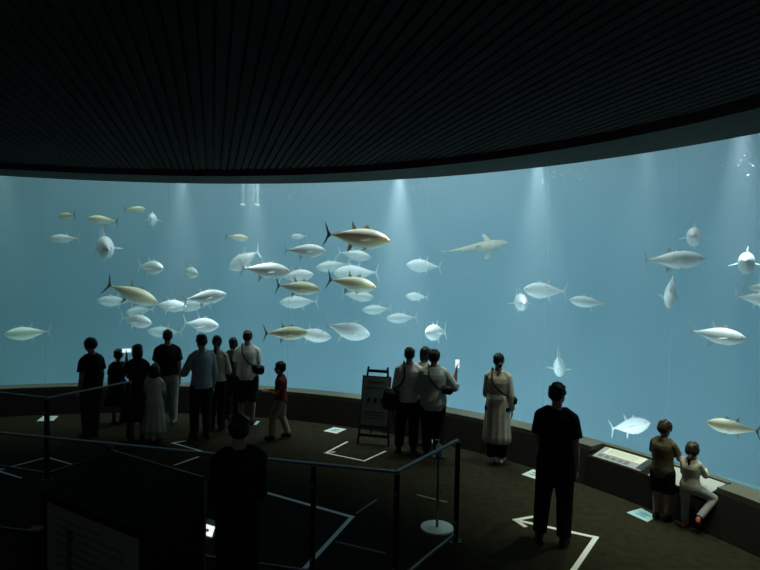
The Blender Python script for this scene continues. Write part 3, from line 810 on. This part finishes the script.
# 6 man in pale blue
p = spot(201, 438)
f = Figure('man in a pale blue shirt and dark trousers, left arm reaching to the sill', p, 1.76, away(p, -22), 'short', head=(12, -6), arms={'l': ((.3, .35, -.9), (-.1, 1, -.25)), 'r': DOWN}, legs=((-.06, .02, 0), (.05, -.03, 0)))
f.top('shirt', C['blue'], .50, 'elbow', .013); f.trousers('trousers', C['navy']); f.shoes(C['shoeb'])
# 7 woman with ponytail
p = spot(216, 430)
f = Figure('woman with a long dark ponytail in a beige top and dark trousers, arms folded', p, 1.68, away(p, 14), 'pony', sex='f', arms={'l': FOLD, 'r': FOLD})
f.top('top', C['beige'], .54, 'elbow', .010); f.trousers('trousers', C['black']); f.shoes(C['shoeb'])
# 8 woman half hidden
p = spot(232.5, 418.5)
f = Figure('person in dark clothes half hidden on the left of the man in white', p, 1.55, away(p, -18), 'bob', sex='f', head=(20, -10), arms={'l': DOWN, 'r': FRONT})
f.top('top', C['charcoal'], .54, 'short', .010); f.trousers('trousers', C['black']); f.shoes(C['shoeb'])
# 9 man in white with a bag
p = spot(246.5, 425)
f = Figure('man in a white T-shirt and dark shorts with a bag strap across his back', p, 1.74, away(p, 6), 'short', arms={'l': FRONT, 'r': FRONT}, legs=((-.055, 0, 0), (.06, .02, 0)), girth=1.05)
f.top('shirt', C['white'], .50, 'short', .015); f.trousers('shorts', C['charcoal'], .50, .016); f.shoes(C['shoeb'])
sling_bag(f, 'dark bag slung on the right hip of the man in white', -1, (.115, -.04, .60), (.24, .10, .17))
# 10 boy walking
p = spot(280, 439)
f = Figure('boy in a maroon shirt and khaki trousers walking left along the window', p, 1.32, away(p, -78), 'short', child=.4, arms={'l': FRONT, 'r': ((.1, .1, -1), (-.1, 1, .1))}, legs=((-.04, .10, 0), (.04, -.10, .012)))
f.top('shirt', C['maroon'], .50, 'short', .010); f.trousers('trousers', C['khaki'], .95); f.shoes(C['shoeb'])
# 11 person with cardigan
p = spot(407.5, 452)
f = Figure('person in a white shirt and black trousers beside the easel sign', p, 1.68, away(p, 4), 'short', sex='m', arms={'l': DOWN, 'r': FRONT}, legs=((-.085, -.01, 0), (.05, .02, 0)), girth=1.02)
f.top('shirt', C['white'], .48, 'elbow', .016); f.trousers('trousers', C['black'], ease=.012); f.shoes(C['shoeb'])
sling_bag(f, 'large dark tote bag hanging at the left side of the person beside the sign board', -1, (-.165, -.05, .515), (.26, .12, .34), name='tote_bag')
# 12 woman between them
p = spot(423, 445)
f = Figure('woman with dark hair and pale clothes standing between the two people by the sign board', p, 1.64, away(p, 42), 'bob', sex='f', head=(-20, -5), arms={'l': FRONT, 'r': FRONT})
f.top('top', C['cream'], .50, 'elbow', .010); f.trousers('trousers', C['linen']); f.shoes(C['shoew'])
# 13 man photographing
p = spot(432, 456)
f = Figure('stocky person in a grey shirt holding up a lit phone to photograph the fish', p, 1.67, away(p, 0), 'bushy', arms={'l': FOLD, 'r': ((.62, .25, -.85), (.12, .10, 1))}, girth=1.12, head=(-8, 2))
f.top('shirt', C['grey'], .455, 'elbow', .022); f.trousers('trousers', C['black'], ease=.012); f.shoes(C['shoeb'])
phone(f, 1, 'lit smartphone held up in the right hand of the stocky person in grey', lit=1.1)
sling_bag(f, 'dark sling bag across the back of the stocky person in grey', -1, (.125, -.055, .645), (.20, .09, .13))
# 14 woman in dress
p = spot(496, 463)
f = Figure('woman with a low bun in a long pale beige dress and white shoes', p, 1.68, away(p, 8), 'bun', sex='f', arms={'l': FRONT, 'r': ((.18, -.02, -1), (.05, .35, -1))}, legs=((-.04, -.01, 0), (.045, .01, 0)))
f.top('dress_bodice', C['linen'], .585, 'long', .014); f.skirt('dress_skirt', C['linen'], .20, .64, .128, .098, 13, .06); f.trousers('leggings', C['black'], .97, .010, .5); f.shoes(C['shoew'])
sling_bag(f, 'small dark bag on a strap across the back of the woman in the beige dress', -1, (.13, .01, .585), (.15, .08, .14))
# 15 man in black
p = spot(553, 543)
f = Figure('man dressed all in black standing over the white floor arrow', p, 1.75, away(p, 10), 'short', head=(-24, 0), arms={'l': FRONT, 'r': DOWN}, legs=((-.085, 0, 0), (.065, -.01, 0)), girth=1.0)
f.top('shirt', C['black'], .50, 'short', .016); f.trousers('trousers', C['black'], ease=.012); f.shoes(C['shoeb'])
# 16 boy at the panel
p = at_z(661, 519); p = (p.x, p.y)
f = Figure('boy in an olive brown shirt and dark shorts, standing at the slanted board', p, 1.19, away(p, 24), 'short', HAIRB, child=.5, head=(-14, -22), arms={'l': ((.15, .3, -1), (-.1, 1, .1)), 'r': ((.2, .5, -.9), (.35, 1, .05))}, legs=((-.05, -.02, 0), (.05, 0, 0)))
f.top('shirt', C['olive'], .455, 'short', .014); f.trousers('shorts', C['black'], .46, .014); f.shoes(C['shoeb'])
# 17 small girl climbing on the board
p = at_z(689, 528); p = (p.x, p.y)
f = Figure('small girl in cream top, grey leggings and coral shoes, climbing on the slanted board', p, 1.00, away(p, 20), 'lowpony', HAIRB, child=.85, sex='f', head=(6, -10),
           arms={'l': ((.2, .5, -.9), (-.1, 1, .1)), 'r': ((.25, .6, -.8), (-.35, 1, .2))}, legs=((-.05, .0, 0), (.13, -.10, .13)), knees=(None, (.205, .16, .37)))
f.top('top', C['cream'], .50, 'long', .012); f.trousers('leggings', C['lgrey'], .95, .008); f.shoes(C['pink'])
# 18 person close to the viewer, behind the box
p = spot(237, 622)
f = Figure('person in black close to the viewer, between the dark box and the glass railing', p, 1.73, away(p, -6), 'short', arms={'l': ((.03, .12, -1), (-.3, 1, .1)), 'r': ((.03, .12, -1), (-.3, 1, .1))}, girth=.90)
f.top('shirt', C['black'], .50, 'elbow', .016); f.trousers('trousers', C['black']); f.shoes(C['shoeb'])

# ------------------------------------------------------------------ railings, box, boards and floor marks
def V2(p, z=0.0): return Vector((p.x, p.y, z))
RAIL_Z = 1.12

def railing(label, pts, posts, group):
    """glass railing along floor points; posts: floor points"""
    t = thing('glass_railing', label, 'railing', tuple(posts[0][:2]) + (0,), 0, group)
    o = Vector((posts[0][0], posts[0][1], 0))
    for p in posts:
        q = Vector((p[0], p[1], 0)) - o
        bm = bmesh.new(); add_box(bm, (q.x - .025, q.y - .025, 0), (q.x + .025, q.y + .025, RAIL_Z - .02)); add_box(bm, (q.x - .06, q.y - .06, 0), (q.x + .06, q.y + .06, .012))
        po = obj('post', bm, M['blackmetal'], t)
        bm = bmesh.new()
        for z in (.22, .92):
            add_ball(bm, (q.x - .012, q.y - .033, z), (.018, .014, .018), 10)
        obj('glass_clamp', bm, M['steel'], po, True)
    for n_, (a, b) in enumerate(zip(pts, pts[1:])):
        b_is_end = n_ == 1 and len(posts) > 3
        a, b = Vector((a[0], a[1], 0)) - o, Vector((b[0], b[1], 0)) - o; d = (b - a).normalized()
        bm = bmesh.new(); add_bar(bm, a + Vector((0, 0, RAIL_Z)), b + Vector((0, 0, RAIL_Z)), .042, .022); obj('handrail', bm, M['steel'], t)
        bm = bmesh.new(); add_bar(bm, a + d * .04 + Vector((0, 0, .085)), b - d * .04 + Vector((0, 0, .085)), .03, .03); obj('bottom_rail', bm, M['steel'] if b_is_end else M['blackmetal'], t)
        bm = bmesh.new(); add_bar(bm, a + d * .05 + Vector((0, 0, .58)), b - d * .05 + Vector((0, 0, .58)), .010, .94); obj('glass_panel', bm, M['pane'], t)
def on(px, py): p = at_z(px, py, RAIL_Z); return (p.x, p.y)
def along(px): return on(px, 433 + (472 - 433) * px / 397)
railing('long glass railing with dark posts and steel handrail, turning a corner beside the sanitizer stand', [along(-60), on(397, 472), on(458, 440)],
        [on(397, 472), on(458, 440), along(314), along(226), along(110), along(-20)], 'glass railings')
railing('short glass railing whose corner post stands before the two-toned floor sticker at the far left', [on(-30, 389.5), on(47, 398), on(131, 381.5)],
        [on(47, 398), on(129, 382)], 'glass railings')

# dark box with a notice
Z = 1.10
A, B, D = (at_z(x, y, Z) for x, y in ((113, 450.5), (203, 477), (42, 491)))
Cc = B + D - A
t = thing('display_box', 'large black box with a grey notice on its near side, lower left of the hall', 'box', ((A.x + Cc.x) / 2, (A.y + Cc.y) / 2, 0))
o = Vector(t.location)
def prism(bm, pts, z0, z1): 
    a = [bm.verts.new((p.x - o.x, p.y - o.y, z0)) for p in pts]; b = [bm.verts.new((p.x - o.x, p.y - o.y, z1)) for p in pts]; n = len(pts)
    bm.faces.new(a[::-1]); bm.faces.new(b)
    for k in range(n): bm.faces.new((a[k], a[(k + 1) % n], b[(k + 1) % n], b[k]))
bm = bmesh.new(); prism(bm, (A, B, Cc, D), 0, Z - .03); obj('body', bm, M['black'], t)
mid = (A + B + Cc + D) / 4
bm = bmesh.new(); prism(bm, [mid + (p - mid) * 1.02 for p in (A, B, Cc, D)], Z - .03, Z); obj('lid', bm, M['black'], t)
bm = bmesh.new(); add_bar(bm, A - o + Vector((0, 0, -.002)), B - o + Vector((0, 0, -.002)), .018, .012); obj('edge_strip', bm, M['steel'], t)
bm = bmesh.new(); q = B - o; add_box(bm, (q.x - .035, q.y - .06, 0), (q.x + .03, q.y + .01, Z - .03)); obj('corner_post', bm, mat('grey_post', (.04, .042, .042), .9), t)
u = (Cc - D); L = u.length; u.normalize(); nrm = Vector((u.y, -u.x, 0)).normalized()
if nrm.dot(Vector((0, 0, 0)) - D) < 0: nrm = -nrm
bm = bmesh.new(); d0, d1 = D + u * .07 * L, D + u * .97 * L
m4 = Matrix((u, nrm, Vector((0, 0, 1)))).transposed().to_4x4(); m4.translation = d0 - o + nrm * .004 - Vector((0, 0, Z))
W = .90 * L
add_box(bm, (0, 0, Z - .62), (W, .004, Z - .07), m4); nt = obj('notice', bm, mat('grey_notice', (.20, .205, .21), .8, noise=.15, scale=40), t)
nt['label'] = 'grey notice sheet with faint printing'
bm = bmesh.new()
for k in range(7): add_box(bm, (W * .12, .004, Z - .17 - k * .06), (W * (.85 if k % 3 else .6), .006, Z - .15 - k * .06), m4)
obj('printed_lines', bm, mat('notice_print', (.12, .125, .13), .8), nt)

# short post near the lower left corner
p = at_z(36, 528, 1.0)
t = thing('post', 'short dark post with a pale cap left of the black box', 'post', (p.x, p.y, 0))
bm = bmesh.new(); add_box(bm, (-.028, -.028, 0), (.028, .028, .985)); add_box(bm, (-.07, -.07, 0), (.07, .07, .015)); obj('shaft', bm, M['blackmetal'], t)
bm = bmesh.new(); add_box(bm, (-.045, -.04, .985), (.045, .04, 1.0)); obj('cap', bm, M['steel'], t)

# small lit guide lamp on the floor
p = at_z(210, 534, 0)
t = thing('guide_lamp', 'small lit white floor lamp beside the black box', 'lamp', (p.x, p.y, 0), radians(-28))
bm = bmesh.new(); add_poly(bm, [(-.085, -.06, 0), (-.085, .07, 0), (-.085, .07, .115), (-.085, -.02, .115)], 0)
bm.free(); bm = bmesh.new()
sec = [(-.07, 0), (.08, 0), (.08, .12), (-.01, .12)]
add_poly(bm, [(0, y, z) for y, z in sec], .20, Vector((1, 0, 0))); obj('housing', bm, mat('grey_lamp_housing', (.30, .34, .33), .6), t)
bm = bmesh.new(); n_ = Vector((0, -.12, .06)).normalized()
add_poly(bm, [(-.088, -.065, .012), (.088, -.065, .012), (.088, -.018, .108), (-.088, -.018, .108)], .006, n_)
obj('lit_face', bm, mat('lit_lamp_face', (.9, .9, .88), .5, emit=(1, .99, .93), estr=1.1), t)
bm = bmesh.new(); add_poly(bm, [(-.03, -.0485, .05), (.0, -.0485, .05), (.0, -.0535, .04), (.035, -.044, .06), (.0, -.034, .08), (.0, -.0395, .07), (-.03, -.0395, .07)], .010, n_)
obj('arrow_mark', bm, mat('lamp_arrow', (.25, .3, .27), .6), t)

# hand sanitizer stand behind the railing's short side
p = at_z(437, 528, 0)
t = thing('sanitizer_stand', 'slim sanitizer stand with round base behind the end panel of the glass railing', 'stand', (p.x, p.y, 0))
bm = bmesh.new(); add_tube(bm, [(0, 0, 0), (0, 0, .015)], [.19, .185], 32); obj('base', bm, mat('pale_steel', (.55, .66, .66), .4), t)
bm = bmesh.new(); add_tube(bm, [(0, 0, .015), (0, 0, .82)], .016); obj('pole', bm, M['steel'], t, True)
bm = bmesh.new(); add_box(bm, (-.07, -.06, .82), (.07, .06, .832)); obj('tray', bm, M['blackmetal'], t)
t2 = thing('sanitizer_bottle', 'clear pump bottle standing on the slim sanitizer stand', 'bottle', (p.x, p.y, .832))
bm = bmesh.new(); add_tube(bm, [(0, 0, 0), (0, 0, .12), (0, 0, .15)], [.035, .035, .014], 18); obj('bottle', bm, mat('clear_plastic', (.6, .68, .68), .15, spec=.8), t2, True)
bm = bmesh.new(); add_tube(bm, [(0, 0, .15), (0, 0, .19)], .008); add_bar(bm, (-.04, 0, .19), (.015, 0, .19), .014, .012); obj('pump', bm, C['shoew'], t2)

# sign board on an easel
pl, pr = at_z(357.5, 443.5), at_z(388.5, 446.5)
ctr = (pl + pr) / 2; ang = atan2((pr - pl).y, (pr - pl).x); hw = (pr - pl).length / 2
t = thing('easel_sign', 'sign board on a black easel beside the person with the tote bag', 'sign', (ctr.x, ctr.y, 0), ang)
top_h, lean = 1.27, .26
def E_(x, z, fwd=0.0): k = z / top_h; return Vector((x, lean * k - fwd, z))
BK = mat('black_wood', (.014, .014, .015), .5)
for s in (-1, 1):
    bm = bmesh.new(); add_tube(bm, [E_(s * hw, 0), E_(s * (hw - .10), top_h)], .019, 8); obj('front_leg', bm, BK, t)
    bm = bmesh.new(); add_tube(bm, [E_(s * (hw - .08), 1.12, -.02), Vector((s * (hw - .04), .72, 0))], .015, 8); obj('rear_leg', bm, BK, t)
for z in (.15, 1.20):
    bm = bmesh.new(); w_ = hw - .10 * z / top_h; add_bar(bm, E_(-w_, z), E_(w_, z), .03, .05); obj('crossbar', bm, BK, t)
bm = bmesh.new(); lm = Matrix.Translation(E_(0, 0)) @ Matrix.Rotation(-atan2(lean, top_h), 4, 'X')
bw = hw * .93
add_box(bm, (-bw, -.045, .30), (bw, -.022, 1.14), lm); obj('board', bm, BK, t)
bm = bmesh.new(); add_box(bm, (-bw + .02, -.049, .32), (bw - .02, -.045, 1.12), lm); pp = obj('poster', bm, mat('grey_blue_poster', (.13, .165, .18), .8), t)
bm = bmesh.new(); rnd = random.Random(5)
for z, w_, hgt in ((1.02, .60, .035), (.93, .75, .02), (.53, .7, .018), (.48, .7, .018), (.43, .55, .018)):
    add_box(bm, (-bw * w_, -.0505, z), (bw * w_, -.049, z + hgt), lm)
for x, z in ((-.11, .72), (.0, .72), (.11, .72)): add_ball(bm, lm @ Vector((x, -.049, z)), (.035, .003, .06), 10)
obj('printed_lines', bm, mat('poster_print', (.06, .075, .085), .8), pp)
bm = bmesh.new(); add_box(bm, (-bw, -.075, .275), (bw, -.01, .30), lm); obj('ledge', bm, BK, t)

# slanted boards on the lower stretch of wall
def slope_z(r): return LIP_Z - .02 + (r - LIP_R) / (R - .05 - LIP_R) * (.462 - LIP_Z + .02)
def slope_plate(bm, px0, px1, r0, r1, lift, thick, o, tilt=0.0):
    """thin plate following the slanted top between two pixel columns and two radii"""
    a0, a1 = ang_at(px0, 460, R - .25), ang_at(px1, 460, R - .25); n = 10; rows = []
    for i in range(n + 1):
        a = a0 + (a1 - a0) * i / n
        rows.append([bm.verts.new(ring(r, a, slope_z(r) + z + (R - r) * tilt) - o) for r, z in ((r0, lift), (r1, lift), (r1, lift + thick), (r0, lift + thick))])
    for p, q in zip(rows, rows[1:]):
        for k in range(4): bm.faces.new((p[k], p[(k + 1) % 4], q[(k + 1) % 4], q[k]))
    bm.faces.new(rows[0][::-1]); bm.faces.new(rows[-1])
c = at_radius(620, 455, R - .25); o = Vector((c.x, c.y, .42))
t = thing('information_board', 'slanted white information board with a row of small pictures, on the low wall', 'board', o)
bm = bmesh.new(); slope_plate(bm, 598, 647, R - .39, R - .07, .001, .014, o); obj('backing', bm, mat('board_backing', (.36, .37, .36), .5), t)
bm = bmesh.new(); slope_plate(bm, 603, 640, R - .25, R - .08, .0155, .003, o); sh = obj('sheet', bm, mat('cream_sheet', (.80, .80, .66), .6), t)
bm = bmesh.new()
for k in range(6): slope_plate(bm, 605, 634 if k % 2 else 638, R - .105 - k * .022, R - .099 - k * .022, .0187, .0006, o)
obj('printed_lines', bm, mat('board_print', (.35, .36, .30), .7), sh)
PIC = mat('small_picture', (.16, .18, .19), .5)
for x0 in (601, 607.5, 614, 620.5, 627): bm = bmesh.new(); slope_plate(bm, x0, x0 + 5, R - .355, R - .285, .0155, .002, o); obj('picture', bm, PIC, t)
bm = bmesh.new(); slope_plate(bm, 641, 647, R - .37, R - .08, .0155, .004, o); obj('dark_panel', bm, mat('dark_board_panel', (.035, .05, .05), .4), t)
c = at_radius(695, 478, R - .25); o = Vector((c.x, c.y, .42))
t = thing('slanted_board', 'plain grey slanted board the small girl climbs on', 'board', o)
bm = bmesh.new(); slope_plate(bm, 657, 719, R - .43, R - .06, .004, .016, o); obj('plate', bm, mat('grey_plate', (.42, .44, .41), .45), t)
bm = bmesh.new(); slope_plate(bm, 719.3, 721.3, R - .44, R - .05, .0, .05, o); obj('end_rail', bm, BK, t)

# white tape marks on the floor
def tape(name, label, lines, w, group='tape marks on the floor', m=None):
    P0 = at_z(*lines[0][0]); t0 = Vector((P0.x, P0.y, 0)); bm = bmesh.new()
    for q, line in enumerate(lines):
        pts = [V2(at_z(*p)) - t0 for p in line]
        for n, (a, b) in enumerate(zip(pts, pts[1:])):
            d = (b - a).normalized() * w * .5; s = Vector((-d.y, d.x, 0)); zz = .0012 + .0011 * ((n + q) % 2)
            a2, b2 = a - d, b + d
            add_poly(bm, [a2 + s + Vector((0, 0, zz)), a2 - s + Vector((0, 0, zz)), b2 - s + Vector((0, 0, zz)), b2 + s + Vector((0, 0, zz))], .0018)
    o = obj(name, bm, m or M['tape']); o.location = t0
    return tag(o, label, 'floor marking', group)
DULL = mat('dull_tape', (.16, .17, .17), .8)  # darker grey tape for the fainter strips
tape('tape_arrow', 'bright white tape arrow under the man dressed in black', [[(515.5, 520), (596, 537.5), (571, 574)], [(532, 517), (515.5, 520), (524.5, 526)]], .055)
tape('tape_corner', 'white tape corner behind the long glass railing, pointing at the sanitizer stand', [[(262, 491.5), (352, 517), (296, 578)]], .05)
tape('tape_square', 'thin white tape square on the floor before the easel sign', [[(347, 442), (325.5, 453), (364, 461), (385, 451.5)], [(325.5, 453), (334, 452)]], .035)
tape('tape_arrow', 'white tape arrow pointing left at the feet of the man in pale blue', [[(185, 441), (172.5, 443), (213, 454.5)]], .035)
tape('tape_strip', 'short white tape strip just behind the black box', [[(198, 457), (175, 465)]], .035)
tape('tape_corner', 'thin tape corner at the far left edge of the floor', [[(21, 478), (-3, 470.5), (45, 458)]], .03)
tape('tape_strip', 'thin tape strip left of the black box, continuing a corner', [[(50, 458), (74, 465)]], .03)
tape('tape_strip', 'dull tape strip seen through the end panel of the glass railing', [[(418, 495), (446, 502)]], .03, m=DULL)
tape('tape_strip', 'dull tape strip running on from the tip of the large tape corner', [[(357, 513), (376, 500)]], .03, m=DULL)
tape('tape_strip', 'dull tape strip low between two dark railing posts', [[(337, 542), (384, 553)]], .03, m=DULL)

# footprint stickers
FP = mat('blue_footprint', (.16, .36, .44), .6)
def sticker(label, px, col):
    P = [V2(at_z(*p)) for p in px]; o = sum(P, Vector()) / 4
    t = thing('floor_sticker', label, 'sticker', o, 0, 'floor stickers by the window')
    bm = bmesh.new(); add_poly(bm, [p - o + Vector((0, 0, .001)) for p in P], .0016); obj('sheet', bm, col, t)
    u = (P[1] - P[0]) * .5; v = (P[3] - P[0]) * .5
    for s in (-1, 1):
        bm = bmesh.new(); c = u * .28 * s
        add_poly(bm, [c + u * .16 * cos(k * pi / 6) + v * .55 * sin(k * pi / 6) + Vector((0, 0, .0022)) for k in range(12)], .0008); obj('footprint', bm, FP, t)
SW = mat('white_sticker', (.72, .80, .79), .6); SB = mat('pale_blue_sticker', (.36, .60, .66), .6)
sticker('white footprint sticker left of the easel sign', ((323.5, 431), (334, 427.2), (346.5, 429.2), (336.5, 433.6)), SW)
sticker('pale sticker on the floor behind the man dressed in black', ((521.5, 474.5), (533, 469.3), (547, 473.5), (537, 479.5)), SW)
sticker('blue footprint sticker at the feet of the boy by the slanted board', ((626.5, 512.5), (641, 508.3), (657, 516.5), (647.5, 522)), SB)
sticker('small blue sticker at the feet of the man in white', ((248, 424), (253, 420.6), (260, 421.3), (256, 425)), SB)
sticker('pale sticker behind the corner post of the short railing at the far left', ((36.5, 421.2), (43, 416.3), (58.5, 416), (53.5, 420.6)), SW)
